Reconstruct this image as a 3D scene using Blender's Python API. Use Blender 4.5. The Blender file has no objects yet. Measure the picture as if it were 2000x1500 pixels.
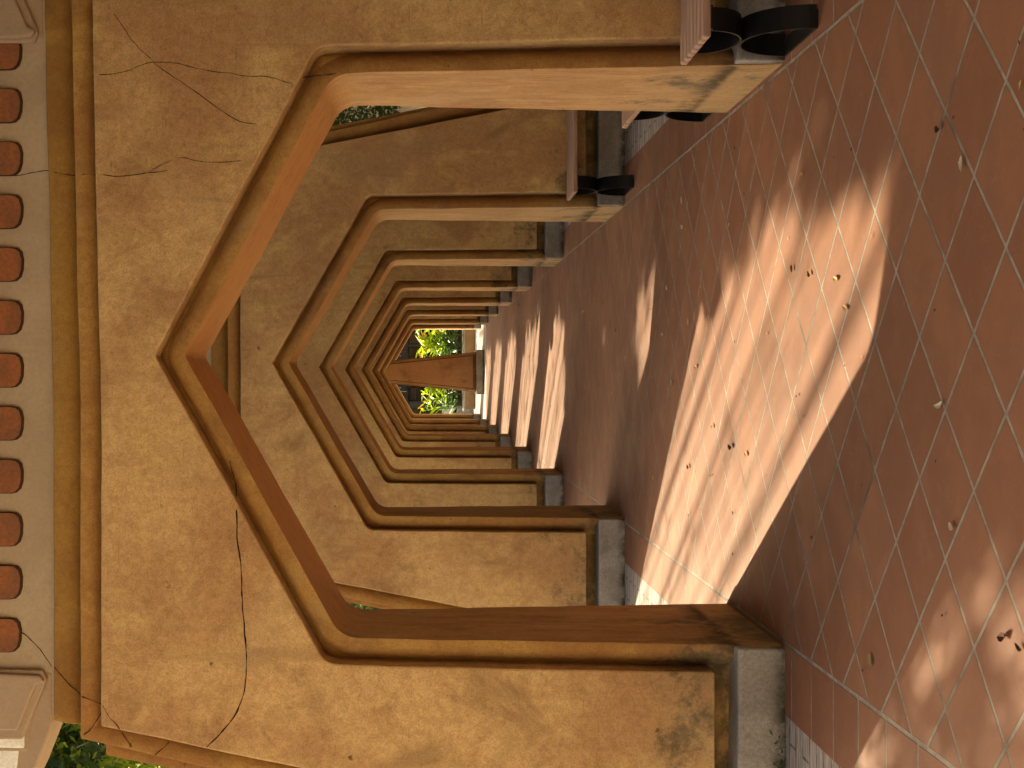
import bpy, bmesh, math, random
from mathutils import Vector, Matrix, noise

random.seed(7)
D = bpy.data
C = bpy.context.scene.collection
R = math.radians

# ---------------------------------------------------------------- camera
cam_d = D.cameras.new("camera")
cam = D.objects.new("camera", cam_d)
C.objects.link(cam)
EYE = 1.4705
cam.matrix_world = Matrix(((0, 1, 0, 0), (0, 0, -1, 0), (-1, 0, 0, EYE), (0, 0, 0, 1)))  # turned on its side
cam_d.sensor_fit = 'HORIZONTAL'
cam_d.sensor_width = 36.0
cam_d.lens = 2781.0 / 2000.0 * 36.0
cam_d.shift_x = 164.5 / 2000.0
cam_d.shift_y = -17.0 / 2000.0
cam_d.clip_start = 0.05
cam_d.clip_end = 2000.0
bpy.context.scene.camera = cam

# ---------------------------------------------------------------- world, sun, exposure
SUN_EL = math.atan(0.758)
SUN_AZ = math.atan2(-0.5024, 0.8647)            # measured from +Y, negative towards -X
world = D.worlds.new("World")
bpy.context.scene.world = world
world.use_nodes = True
wn = world.node_tree
for n in list(wn.nodes):
    wn.nodes.remove(n)
sky = wn.nodes.new('ShaderNodeTexSky')
sky.sky_type = 'NISHITA'
sky.sun_disc = False
sky.sun_elevation = SUN_EL
sky.sun_rotation = SUN_AZ
sky.air_density = 1.0
sky.dust_density = 5.0
bg = wn.nodes.new('ShaderNodeBackground')
bg.inputs['Strength'].default_value = 0.115
wo = wn.nodes.new('ShaderNodeOutputWorld')
wb = wn.nodes.new('ShaderNodeMix')                 # hazy, warm-balanced daylight
wb.data_type = 'RGBA'
wb.blend_type = 'MULTIPLY'
wb.inputs[0].default_value = 1.0
wb.inputs[7].default_value = (1.0, 0.88, 0.66, 1.0)
wn.links.new(sky.outputs[0], wb.inputs[6])
wn.links.new(wb.outputs[2], bg.inputs['Color'])
wn.links.new(bg.outputs[0], wo.inputs['Surface'])

sun_d = D.lights.new("sun", 'SUN')
sun_d.energy = 5.0
sun_d.angle = R(0.55)
sun_d.color = (1.0, 0.86, 0.57)
sun = D.objects.new("sun", sun_d)
C.objects.link(sun)
to_sun = Vector((-0.5024, 0.8647, 0.758)).normalized()
sun.rotation_euler = to_sun.to_track_quat('Z', 'Y').to_euler()
sun.location = (-10, 20, 20)

sc = bpy.context.scene
sc.view_settings.view_transform = 'Standard'
sc.view_settings.look = 'None'
sc.view_settings.exposure = 1.76
sc.view_settings.gamma = 1.0
sc.cycles.max_bounces = 8
sc.cycles.diffuse_bounces = 6
sc.cycles.transparent_max_bounces = 8
sc.cycles.sample_clamp_indirect = 8.0


# ---------------------------------------------------------------- materials
class NT:
    def __init__(self, name):
        self.m = D.materials.new(name)
        self.m.use_nodes = True
        self.t = self.m.node_tree
        self.b = self.t.nodes['Principled BSDF']
        self.out = self.t.nodes['Material Output']
        self.b.inputs['Specular IOR Level'].default_value = 0.25

    def n(self, typ, **kw):
        nd = self.t.nodes.new(typ)
        for k, v in kw.items():
            setattr(nd, k, v)
        return nd

    def l(self, a, b):
        self.t.links.new(a, b)

    def val(self, sock, v):
        if hasattr(v, 'is_output') or isinstance(v, bpy.types.NodeSocket):
            self.l(v, sock)
        else:
            sock.default_value = v

    def math(self, op, a, b=0.0, c=0.0, clamp=False):
        nd = self.n('ShaderNodeMath', operation=op)
        nd.use_clamp = clamp
        for i, v in enumerate((a, b, c)):
            self.val(nd.inputs[i], v)
        return nd.outputs[0]

    def pos(self):
        return self.n('ShaderNodeNewGeometry').outputs['Position']

    def xyz(self, v):
        s = self.n('ShaderNodeSeparateXYZ')
        self.l(v, s.inputs[0])
        return s.outputs

    def comb(self, x, y, z):
        s = self.n('ShaderNodeCombineXYZ')
        for i, v in enumerate((x, y, z)):
            self.val(s.inputs[i], v)
        return s.outputs[0]

    def scale(self, v, s):
        mp = self.n('ShaderNodeMapping')
        self.l(v, mp.inputs[0])
        mp.inputs['Scale'].default_value = s
        return mp.outputs[0]

    def noise(self, v, scale, detail=5.0, rough=0.55, dist=0.0):
        nd = self.n('ShaderNodeTexNoise')
        self.l(v, nd.inputs['Vector'])
        nd.inputs['Scale'].default_value = scale
        nd.inputs['Detail'].default_value = detail
        nd.inputs['Roughness'].default_value = rough
        nd.inputs['Distortion'].default_value = dist
        return nd.outputs['Fac']

    def ramp(self, f, lo, hi, a=0.0, b=1.0, smooth=True):
        nd = self.n('ShaderNodeMapRange')
        nd.interpolation_type = 'SMOOTHSTEP' if smooth else 'LINEAR'
        self.val(nd.inputs['Value'], f)
        nd.inputs['From Min'].default_value = lo
        nd.inputs['From Max'].default_value = hi
        nd.inputs['To Min'].default_value = a
        nd.inputs['To Max'].default_value = b
        return nd.outputs['Result']

    def mix(self, f, a, b, mode='MIX'):
        nd = self.n('ShaderNodeMix', data_type='RGBA', blend_type=mode)
        self.val(nd.inputs[0], f)
        self.val(nd.inputs[6], a if not isinstance(a, tuple) else (*a, 1.0))
        self.val(nd.inputs[7], b if not isinstance(b, tuple) else (*b, 1.0))
        return nd.outputs[2]

    def bump(self, h, strength=0.3, dist=0.01, normal=None):
        nd = self.n('ShaderNodeBump')
        nd.inputs['Strength'].default_value = strength
        nd.inputs['Distance'].default_value = dist
        self.l(h, nd.inputs['Height'])
        if normal is not None:
            self.l(normal, nd.inputs['Normal'])
        return nd.outputs[0]

    def done(self, col=None, rough=0.85, normal=None):
        if col is not None:
            self.val(self.b.inputs['Base Color'], col if not isinstance(col, tuple) else (*col, 1.0))
        self.val(self.b.inputs['Roughness'], rough)
        if normal is not None:
            self.l(normal, self.b.inputs['Normal'])
        return self.m


def stucco(name, ca, cb, cc, streak=False, mould=0.0, grit=1.0, dirt=0.5, wear=False):
    """Sponge-painted lime render: big clouds of three tones, fine sponge marks, trowel scratches."""
    m = NT(name)
    p = m.pos()
    x, y, z = m.xyz(p)
    big = m.noise(p, 1.15, 6, 0.6, 0.4)
    big2 = m.noise(m.scale(p, (1, 1, 0.8)), 2.6, 7, 0.65, 0.6)
    col = m.mix(m.ramp(big, 0.42, 0.60), ca, cb)
    mott = m.noise(p, 6.5, 8, 0.74, 0.7)
    col = m.mix(m.ramp(mott, 0.50, 0.70, 0.0, 0.55), col, m.mix(0.5, cb, (0.20, 0.082, 0.022)))
    col = m.mix(m.ramp(big2, 0.50, 0.72), col, cc)
    sponge = m.noise(p, 24, 9, 0.72, 0.5)
    col = m.mix(m.ramp(sponge, 0.38, 0.60, 0.42, 0.0), col, m.mix(0.6, col, (0.20, 0.085, 0.028)))
    fine = m.noise(p, 130, 6, 0.8)
    grain = m.noise(p, 62, 8, 0.85, 0.3)
    col = m.mix(m.ramp(fine, 0.38, 0.56, 0.40, 0.0), col, (0.16, 0.075, 0.028))
    col = m.mix(m.ramp(grain, 0.30, 0.47, 0.55, 0.0), col, m.mix(0.5, col, (0.10, 0.045, 0.016)))
    col = m.mix(m.ramp(grain, 0.56, 0.72, 0.0, 0.35), col, (0.62, 0.44, 0.23))
    runs = m.noise(m.scale(p, (7, 7, 0.35)), 1.5, 6, 0.6, 0.3)
    col = m.mix(m.math('MULTIPLY', m.ramp(runs, 0.54, 0.72, 0.0, 0.38), m.ramp(sponge, 0.35, 0.6, 0.5, 1.0)), col, (0.22, 0.115, 0.045))
    # smoky grey-brown clouds of grime
    gr = m.noise(m.scale(p, (1.3, 1.3, 0.9)), 1.7, 8, 0.62, 0.9)
    gm = m.math('MULTIPLY', m.ramp(gr, 0.56, 0.74), m.ramp(sponge, 0.3, 0.6, 0.55, 1.0))
    col = m.mix(m.math('MULTIPLY', gm, dirt), col, (0.14, 0.075, 0.032))
    if streak:
        st = m.noise(m.scale(p, (6, 6, 1.1)), 1.6, 8, 0.68, 0.9)
        col = m.mix(m.ramp(st, 0.44, 0.66, 0.0, 0.5), col, cc)
        col = m.mix(m.math('MULTIPLY', m.ramp(z, 1.75, 2.0), 0.6), col, (0.52, 0.235, 0.062))
        st2 = m.noise(m.scale(p, (11, 11, 1.5)), 1.3, 8, 0.7, 0.8)
        col = m.mix(m.ramp(st2, 0.5, 0.72, 0.0, 0.4), col, (0.20, 0.085, 0.04))
    if mould > 0:
        # damp black mould that creeps up from the foot of the wall
        foot = m.ramp(z, 0.18, 1.0, 1.0, 0.0)
        mn = m.noise(p, 3.1, 5, 0.65, 0.1)
        msp = m.noise(p, 30, 10, 0.78, 0.4)
        k = m.math('ADD', m.math('MULTIPLY', m.ramp(mn, 0.38, 0.72), 0.55), m.math('MULTIPLY', foot, 0.42))
        k = m.ramp(m.math('ADD', k, m.math('MULTIPLY', msp, 1.15)), 1.12, 1.52, 0.0, mould)
        k = m.math('MULTIPLY', k, m.ramp(z, 0.55, 1.1, 1.0, 0.0))
        col = m.mix(k, col, (0.035, 0.035, 0.022))
        grey = m.math('MULTIPLY', m.ramp(z, 0.1, 0.75, 0.5, 0.0), m.ramp(mn, 0.35, 0.65, 0.3, 1.0))
        col = m.mix(m.math('MULTIPLY', grey, min(1.0, mould)), col, (0.21, 0.17, 0.11))
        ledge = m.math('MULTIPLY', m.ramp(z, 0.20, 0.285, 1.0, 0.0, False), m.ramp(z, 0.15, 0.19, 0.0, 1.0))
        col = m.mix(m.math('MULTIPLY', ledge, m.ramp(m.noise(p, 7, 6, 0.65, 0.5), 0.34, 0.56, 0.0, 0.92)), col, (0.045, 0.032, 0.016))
    # faint grey weathering in broad patches
    wth = m.noise(m.scale(p, (1, 1, 0.7)), 1.9, 7, 0.66, 0.5)
    col = m.mix(m.ramp(wth, 0.52, 0.72, 0.0, 0.42), col, (0.33, 0.235, 0.145))
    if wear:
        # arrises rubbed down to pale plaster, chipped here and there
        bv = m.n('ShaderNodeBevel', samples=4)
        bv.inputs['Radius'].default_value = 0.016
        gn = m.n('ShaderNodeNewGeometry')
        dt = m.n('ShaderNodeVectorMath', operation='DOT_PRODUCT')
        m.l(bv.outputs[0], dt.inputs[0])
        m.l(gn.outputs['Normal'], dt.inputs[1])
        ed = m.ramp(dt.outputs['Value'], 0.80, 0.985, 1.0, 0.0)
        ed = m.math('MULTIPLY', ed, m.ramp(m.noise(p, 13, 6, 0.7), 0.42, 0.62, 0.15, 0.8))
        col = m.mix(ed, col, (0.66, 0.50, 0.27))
    # dents, pits
    pit = m.noise(p, 14, 2, 0.5)
    col = m.mix(m.ramp(pit, 0.765, 0.80, 0.0, 0.75), col, (0.06, 0.035, 0.02))
    h = m.math('ADD', m.math('MULTIPLY', fine, 0.5 * grit), m.math('MULTIPLY', sponge, 0.9 * grit))
    tr = m.noise(m.scale(p, (2.0, 2.0, 26)), 3.0, 5, 0.7, 1.2)
    h = m.math('ADD', h, m.math('MULTIPLY', m.ramp(tr, 0.60, 0.80), 0.7))
    h = m.math('SUBTRACT', h, m.ramp(pit, 0.74, 0.80, 0.0, 1.5))
    h = m.math('ADD', h, m.math('MULTIPLY', m.noise(p, 5, 3), 2.0))
    return m.done(col, 0.9, m.bump(h, 0.8, 0.005))


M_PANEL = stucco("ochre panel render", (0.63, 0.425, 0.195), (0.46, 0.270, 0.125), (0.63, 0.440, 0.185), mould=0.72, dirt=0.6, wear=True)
M_BAND = stucco("amber band render", (0.46, 0.275, 0.082), (0.36, 0.185, 0.058), (0.50, 0.320, 0.098), mould=0.9, grit=0.7, dirt=0.7)
M_BEAM = stucco("mustard beam render", (0.36, 0.205, 0.046), (0.27, 0.140, 0.034), (0.38, 0.230, 0.054), grit=0.8, dirt=0.75)


def reveal_mat():
    return stucco("burnt orange reveal render", (0.47, 0.300, 0.140), (0.37, 0.215, 0.095), (0.50, 0.335, 0.160), streak=True, mould=0.8, grit=0.5, dirt=0.45)


M_REVEAL = reveal_mat()
M_PIER = stucco("brown pier render", (0.36, 0.205, 0.095), (0.29, 0.150, 0.070), (0.38, 0.225, 0.105), mould=0.5, dirt=0.6)
M_PIERSHADE = stucco("painted pier edge shade", (0.13, 0.062, 0.024), (0.10, 0.045, 0.018), (0.14, 0.07, 0.03), dirt=0.6)  # dark lines at the pier's steps: shade put into the colour


def plinth_mat():
    m = NT("grey plinth cement")
    p = m.pos()
    x, y, z = m.xyz(p)
    a = m.noise(p, 3.2, 6, 0.6, 0.4)
    f = m.noise(p, 75, 8, 0.8)
    col = m.mix(m.ramp(a, 0.35, 0.65), (0.235, 0.218, 0.208), (0.395, 0.375, 0.362))
    col = m.mix(m.ramp(f, 0.35, 0.65, 0.5, 0.0), col, (0.13, 0.10, 0.08))
    damp = m.math('MULTIPLY', m.ramp(z, 0.0, 0.07, 1.0, 0.0), m.ramp(m.noise(p, 9, 5, 0.6), 0.3, 0.6))
    col = m.mix(damp, col, (0.035, 0.035, 0.02))
    h = m.math('ADD', m.math('MULTIPLY', f, 1.0), m.noise(p, 12, 4))
    return m.done(col, 0.92, m.bump(h, 0.6, 0.004))


M_PLINTH = plinth_mat()


def cream_mat(name, a, b):
    m = NT(name)
    p = m.pos()
    n1 = m.noise(p, 2.3, 6, 0.6, 0.5)
    n2 = m.noise(p, 60, 6, 0.7)
    col = m.mix(m.ramp(n1, 0.35, 0.68), a, b)
    col = m.mix(m.ramp(n2, 0.35, 0.6, 0.22, 0.0), col, (0.20, 0.15, 0.10))
    h = m.math('ADD', m.math('MULTIPLY', n2, 0.7), m.noise(p, 9, 3))
    return m.done(col, 0.88, m.bump(h, 0.35, 0.004))


M_CREAM = cream_mat("cream lime plaster", (0.42, 0.325, 0.22), (0.36, 0.27, 0.18))
M_CREAM2 = cream_mat("stained cream plaster", (0.37, 0.27, 0.185), (0.32, 0.225, 0.15))
M_WHITE = cream_mat("white plaster", (0.80, 0.78, 0.72), (0.74, 0.71, 0.64))


def clay_mat():
    m = NT("terracotta roof clay")
    p = m.pos()
    n1 = m.noise(p, 7, 6, 0.6, 0.3)
    n2 = m.noise(p, 55, 6, 0.7)
    col = m.mix(m.ramp(n1, 0.35, 0.65), (0.30, 0.105, 0.036), (0.21, 0.085, 0.038))
    col = m.mix(m.ramp(n2, 0.35, 0.6, 0.35, 0.0), col, (0.07, 0.03, 0.02))
    return m.done(col, 0.85, m.bump(n2, 0.35, 0.003))


M_CLAY = clay_mat()
M_TILESHADE = NT("painted tile end shade").done((0.045, 0.022, 0.014), 0.9)  # near-black stand-in for the shade round the tile ends


def floor_mat():
    m = NT("terracotta floor tiles")
    p = m.pos()
    x, y, z = m.xyz(p)
    wob = m.noise(p, 2.2, 3, 0.5)
    wo2 = m.math('MULTIPLY', m.math('SUBTRACT', wob, 0.5), 0.005)
    s = 1.0 / (math.sqrt(2) * 0.30)
    u = m.math('ADD', m.math('SUBTRACT', m.math('MULTIPLY', m.math('ADD', x, y), s), 0.3026), wo2)
    v = m.math('ADD', m.math('SUBTRACT', m.math('MULTIPLY', m.math('SUBTRACT', y, x), s), 0.7688), wo2)

    def edge(w):     # distance to nearest joint, in tile widths
        r = m.math('FRACT', w)
        return m.math('MINIMUM', r, m.math('SUBTRACT', 1.0, r))
    dg = m.math('MINIMUM', edge(u), edge(v))
    # border course: straight joints every tile
    by = m.math('MULTIPLY', y, 1.0 / 0.297)
    by = m.math('ADD', by, 0.62)
    eb = edge(by)
    inner = m.math('MULTIPLY', m.math('GREATER_THAN', x, -1.10), m.math('LESS_THAN', x, 1.268))
    d = m.math('ADD', m.math('MULTIPLY', dg, inner), m.math('MULTIPLY', eb, m.math('SUBTRACT', 1.0, inner)))
    e1 = m.math('MULTIPLY', m.math('ABSOLUTE', m.math('ADD', x, 1.10)), 1 / 0.36)
    e2 = m.math('MULTIPLY', m.math('ABSOLUTE', m.math('SUBTRACT', x, 1.268)), 1 / 0.36)
    d = m.math('MINIMUM', d, m.math('MINIMUM', e1, e2))
    jw = m.noise(p, 9, 4, 0.6)
    dj = m.math('ADD', d, m.math('MULTIPLY', m.math('SUBTRACT', jw, 0.5), 0.010))
    joint = m.ramp(dj, 0.0165, 0.0245, 1.0, 0.0)
    shoulder = m.math('MULTIPLY', m.ramp(dj, 0.018, 0.040, 1.0, 0.0), m.ramp(jw, 0.3, 0.6, 0.35, 0.9))
    # each tile its own tone
    idv = m.comb(m.math('FLOOR', m.math('ADD', m.math('MULTIPLY', u, inner), 0.0)), m.math('FLOOR', m.math('ADD', m.math('MULTIPLY', v, inner), m.math('MULTIPLY', by, m.math('SUBTRACT', 1.0, inner)))), inner)
    wn_ = m.n('ShaderNodeTexWhiteNoise', noise_dimensions='3D')
    m.l(idv, wn_.inputs['Vector'])
    tone = wn_.outputs['Value']
    cl = m.noise(p, 3.0, 6, 0.6, 0.3)
    fi = m.noise(p, 160, 5, 0.75)
    col = m.mix(m.ramp(cl, 0.35, 0.65), (0.225, 0.098, 0.052), (0.195, 0.090, 0.054))
    col = m.mix(m.math('MULTIPLY', tone, 0.8), col, (0.160, 0.066, 0.036))
    swirl = m.noise(m.scale(p, (1, 1, 1)), 11, 8, 0.7, 1.6)
    col = m.mix(m.ramp(swirl, 0.52, 0.72, 0.0, 0.28), col, (0.27, 0.140, 0.080))
    col = m.mix(m.ramp(fi, 0.38, 0.6, 0.22, 0.0), col, (0.13, 0.052, 0.030))
    spot = m.noise(p, 22, 2, 0.5)
    col = m.mix(m.ramp(spot, 0.755, 0.79, 0.0, 0.6), col, (0.12, 0.05, 0.035))
    gcol = m.mix(m.ramp(m.noise(p, 14, 6, 0.7), 0.35, 0.65), (0.26, 0.23, 0.195), (0.17, 0.145, 0.12))
    gcol = m.mix(m.ramp(m.noise(p, 1.4, 4, 0.6), 0.56, 0.68, 0.0, 0.8), gcol, (0.075, 0.06, 0.05))
    col = m.mix(m.math('MULTIPLY', shoulder, 0.75), col, (0.065, 0.036, 0.024))
    col = m.mix(joint, col, gcol)
    h = m.math('ADD', m.math('MULTIPLY', fi, 0.18), m.math('MULTIPLY', cl, 1.2))
    h = m.math('ADD', h, m.math('MULTIPLY', tone, 0.5))
    h = m.math('SUBTRACT', h, m.math('MULTIPLY', joint, 1.2))
    rough = m.mix(joint, m.mix(m.ramp(cl, 0.3, 0.7), (0.62, 0.62, 0.62), (0.78, 0.78, 0.78)), (0.95, 0.95, 0.95))
    m.b.inputs['Specular IOR Level'].default_value = 0.22
    return m.done(col, rough, m.bump(h, 0.5, 0.0035))


M_FLOOR = floor_mat()


def paver_mat():
    m = NT("weathered brick pavers")
    p = m.pos()
    x, y, z = m.xyz(p)
    bk = m.n('ShaderNodeTexBrick')
    m.l(m.comb(x, y, 0.0), bk.inputs['Vector'])
    bk.offset = 0.5
    bk.inputs['Scale'].default_value = 1.0
    bk.inputs['Brick Width'].default_value = 0.30
    bk.inputs['Row Height'].default_value = 0.10
    bk.inputs['Mortar Size'].default_value = 0.006
    bk.inputs['Mortar Smooth'].default_value = 0.2
    bk.inputs['Color1'].default_value = (0.30, 0.25, 0.235, 1)
    bk.inputs['Color2'].default_value = (0.22, 0.175, 0.16, 1)
    bk.inputs['Mortar'].default_value = (0.055, 0.045, 0.035, 1)
    n1 = m.noise(m.scale(p, (3, 20, 1)), 2.2, 6, 0.7, 0.5)
    col = m.mix(m.ramp(n1, 0.42, 0.7, 0.0, 0.75), bk.outputs['Color'], (0.50, 0.48, 0.45))
    moss = m.noise(p, 3.0, 6, 0.65)
    col = m.mix(m.ramp(moss, 0.58, 0.72, 0.0, 0.6), col, (0.055, 0.07, 0.03))
    h = m.math('ADD', m.math('MULTIPLY', n1, 0.8), m.math('MULTIPLY', bk.outputs['Fac'], -1.6))
    return m.done(col, 0.9, m.bump(h, 0.6, 0.006))


M_PAVER = paver_mat()


def two_tone(name, a, b, scale=3.0, rough=0.9, bumps=0.3, dist=0.01):
    m = NT(name)
    p = m.pos()
    n1 = m.noise(p, scale, 7, 0.65, 0.4)
    n2 = m.noise(p, scale * 18, 5, 0.7)
    col = m.mix(m.ramp(n1, 0.35, 0.66), a, b)
    return m.done(col, rough, m.bump(m.math('ADD', n2, n1), bumps, dist))


M_SOIL = two_tone("garden soil and turf", (0.055, 0.060, 0.028), (0.085, 0.070, 0.045), 2.0)
M_CONC = two_tone("pale concrete", (0.38, 0.36, 0.345), (0.31, 0.295, 0.285), 1.6)
M_SAND = two_tone("pale sandy paving", (0.62, 0.52, 0.39), (0.54, 0.44, 0.32), 1.2)
M_TAN = two_tone("tan planter render", (0.36, 0.255, 0.150), (0.27, 0.180, 0.100), 3.0)
M_RIM = two_tone("grey planter rim", (0.40, 0.38, 0.34), (0.30, 0.285, 0.26), 4.0)
M_STEEL = NT("black painted steel").done((0.006, 0.006, 0.007), 0.42)
M_DARK = two_tone("charcoal facade", (0.036, 0.037, 0.038), (0.026, 0.027, 0.028), 2.0, 0.7)
M_GLASS = NT("dark shop glass").done((0.006, 0.006, 0.006), 0.12)
M_FRAME = NT("graphite window frame").done((0.055, 0.056, 0.06), 0.5)
M_SIGN = NT("brown sign board").done((0.030, 0.018, 0.013), 0.6)
M_LETTER = NT("dull sign lettering").done((0.10, 0.085, 0.07), 0.7)
M_RED = NT("red strip").done((0.35, 0.03, 0.03), 0.6)
M_PALE = NT("pale strip").done((0.45, 0.43, 0.38), 0.6)
M_CRACK = NT("crack").done((0.022, 0.012, 0.007), 1.0)


def wood_mat():
    m = NT("weathered bench timber")
    p = m.pos()
    g = m.noise(m.scale(p, (1.2, 22, 22)), 3.0, 7, 0.65, 0.6)
    col = m.mix(m.ramp(g, 0.35, 0.68), (0.30, 0.175, 0.125), (0.40, 0.265, 0.20))
    col = m.mix(m.ramp(m.noise(p, 3, 4), 0.45, 0.7, 0, 0.4), col, (0.30, 0.24, 0.20))
    return m.done(col, 0.75, m.bump(g, 0.3, 0.002))


M_WOOD = wood_mat()


def leaf_mat(name, a, b, trans=0.5, gloss=0.45):
    m = NT(name)
    nd = m.n('ShaderNodeObjectInfo')
    p = m.pos()
    n1 = m.noise(p, 3.2, 3, 0.6)
    geo = m.n('ShaderNodeNewGeometry')
    rnd = geo.outputs['Random Per Island']
    col = m.mix(rnd, a, b)
    col = m.mix(m.ramp(n1, 0.35, 0.65, 0, 0.35), col, tuple(c * 0.55 for c in a))
    tr = m.n('ShaderNodeBsdfTranslucent')
    m.l(m.mix(0.5, col, (0.55, 0.75, 0.02), 'MULTIPLY') if False else col, tr.inputs['Color'])
    mx = m.n('ShaderNodeMixShader')
    mx.inputs[0].default_value = trans
    m.done(col, gloss)
    m.l(m.b.outputs[0], mx.inputs[1])
    m.l(tr.outputs[0], mx.inputs[2])
    m.l(mx.outputs[0], m.out.inputs['Surface'])
    return m.m


M_LEAF_DARK = leaf_mat("hedge leaf", (0.035, 0.075, 0.022), (0.075, 0.13, 0.03), 0.35)
M_LEAF_VINE = leaf_mat("vine leaf", (0.16, 0.26, 0.025), (0.46, 0.52, 0.05), 0.55)
M_STRAND = leaf_mat("vine strand", (0.035, 0.04, 0.022), (0.06, 0.075, 0.03), 0.2)
M_LEAF_BRIGHT = leaf_mat("lance leaf", (0.26, 0.42, 0.02), (0.46, 0.58, 0.03), 0.6, 0.35)
M_LEAF_SHADE = leaf_mat("lance leaf painted shade", (0.05, 0.12, 0.022), (0.10, 0.2, 0.03), 0.4, 0.35)  # darker copy of the lance leaf, shade painted into the lower leaves
M_PETAL = leaf_mat("orange petal", (0.75, 0.16, 0.02), (0.80, 0.26, 0.06), 0.4)
M_BARK = two_tone("grey bark", (0.10, 0.08, 0.06), (0.16, 0.13, 0.10), 6.0)
M_STEM = NT("plant stem").done((0.07, 0.10, 0.03), 0.6)
M_DRY_PALE = leaf_mat("pale dry leaf", (0.52, 0.50, 0.36), (0.58, 0.56, 0.44), 0.25, 0.7)
M_DRY_YEL = leaf_mat("yellow dry leaf", (0.50, 0.36, 0.12), (0.42, 0.30, 0.12), 0.3, 0.7)
M_DRY_BRN = leaf_mat("brown dry leaf", (0.075, 0.032, 0.018), (0.11, 0.055, 0.03), 0.15, 0.8)
M_DRY_GRN = leaf_mat("green fallen leaf", (0.22, 0.25, 0.09), (0.28, 0.28, 0.12), 0.3, 0.6)


# ---------------------------------------------------------------- object helpers
def link(name, me, parent=None, mat=None):
    o = D.objects.new(name, me)
    C.objects.link(o)
    if parent is not None:
        o.parent = parent
    if mat is not None:
        for mm in (mat if isinstance(mat, (list, tuple)) else (mat,)):
            me.materials.append(mm)
    return o


def from_bm(name, bm, mat, parent=None, smooth=False):
    me = D.meshes.new(name)
    bmesh.ops.recalc_face_normals(bm, faces=bm.faces)
    bm.to_mesh(me)
    bm.free()
    if smooth:
        for f in me.polygons:
            f.use_smooth = True
    return link(name, me, parent, mat)


def empty(name, loc, rz=0.0):
    o = D.objects.new(name, None)
    C.objects.link(o)
    o.location = loc
    o.rotation_euler = (0, 0, rz)
    o.empty_display_size = 0.2
    return o


def tag(o, label=None, cat=None, group=None, kind=None):
    if label:
        o["label"] = label
    if cat:
        o["category"] = cat
    if group:
        o["group"] = group
    if kind:
        o["kind"] = kind
    return o


def copy_tree(o, parent=None):
    c = o.copy()
    C.objects.link(c)
    if parent is not None:
        c.parent = parent
    for ch in list(o.children):
        copy_tree(ch, c)
    return c


def bevel(o, w=0.006, seg=2, ang=35):
    b = o.modifiers.new("soft arris", 'BEVEL')
    b.width = w
    b.segments = seg
    b.limit_method = 'ANGLE'
    b.angle_limit = R(ang)
    return o


def add_box(bm, lo, hi):
    vs = [bm.verts.new((x, y, z)) for x in (lo[0], hi[0]) for y in (lo[1], hi[1]) for z in (lo[2], hi[2])]
    for f in ((0, 1, 3, 2), (4, 6, 7, 5), (0, 4, 5, 1), (2, 3, 7, 6), (0, 2, 6, 4), (1, 5, 7, 3)):
        bm.faces.new([vs[i] for i in f])
    return vs


def box(name, lo, hi, mat, parent=None, bev=0.0):
    bm = bmesh.new()
    add_box(bm, lo, hi)
    o = from_bm(name, bm, mat, parent)
    if bev:
        bevel(o, bev)
    return o


def tube(bm, pts, r, seg=6, r2=None):
    rings = []
    n = len(pts)
    for i, p in enumerate(pts):
        p = Vector(p)
        a = Vector(pts[max(0, i - 1)])
        b = Vector(pts[min(n - 1, i + 1)])
        t = (b - a).normalized()
        ux = t.orthogonal().normalized()
        uy = t.cross(ux)
        rr = r if r2 is None else r + (r2 - r) * i / (n - 1)
        rings.append([bm.verts.new(p + (ux * math.cos(2 * math.pi * k / seg) + uy * math.sin(2 * math.pi * k / seg)) * rr) for k in range(seg)])
    for i in range(n - 1):
        for k in range(seg):
            bm.faces.new((rings[i][k], rings[i][(k + 1) % seg], rings[i + 1][(k + 1) % seg], rings[i + 1][k]))
    return rings


def fillet(pts, radii, seg=7):
    """Open polyline with rounded inner corners."""
    out = [pts[0]]
    for i in range(1, len(pts) - 1):
        a, b, c = (Vector(p) for p in (pts[i - 1], pts[i], pts[i + 1]))
        r = radii[i]
        if r <= 0:
            out.append(pts[i])
            continue
        d1 = (a - b).normalized()
        d2 = (c - b).normalized()
        half = d1.angle(d2) / 2
        t = r / math.tan(half)
        p1 = b + d1 * t
        p2 = b + d2 * t
        ctr = b + (d1 + d2).normalized() * (r / math.sin(half))
        v1 = p1 - ctr
        v2 = p2 - ctr
        ang = v1.angle_signed(v2)
        for k in range(seg + 1):
            th = -ang * k / seg
            v = Vector((v1.x * math.cos(th) - v1.y * math.sin(th), v1.x * math.sin(th) + v1.y * math.cos(th)))
            out.append(tuple(ctr + v))
    out.append(pts[-1])
    return out


def densify(poly, step=0.07, amp=0.0042, seed=0.0):
    out = []
    n = len(poly)
    for i in range(n):
        a = Vector(poly[i])
        b = Vector(poly[(i + 1) % n])
        k = max(1, int((b - a).length / step)) if max(a.y, b.y) > 0.001 else 1
        for j in range(k):
            p = a.lerp(b, j / k)
            if amp and p.y > 0.02:
                w = noise.noise_vector(Vector((p.x * 3.1 + seed, p.y * 3.1, seed * 1.7)))
                f_ = noise.noise_vector(Vector((p.x * 17 + seed, p.y * 17, seed * .7)))
                p = p + Vector((w.x, w.y)) * amp + Vector((f_.x, f_.y)) * 0.0016
            out.append((p.x, p.y))
    return out


BAT = 0.10                                   # batter of every wall face, metres per metre


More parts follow.
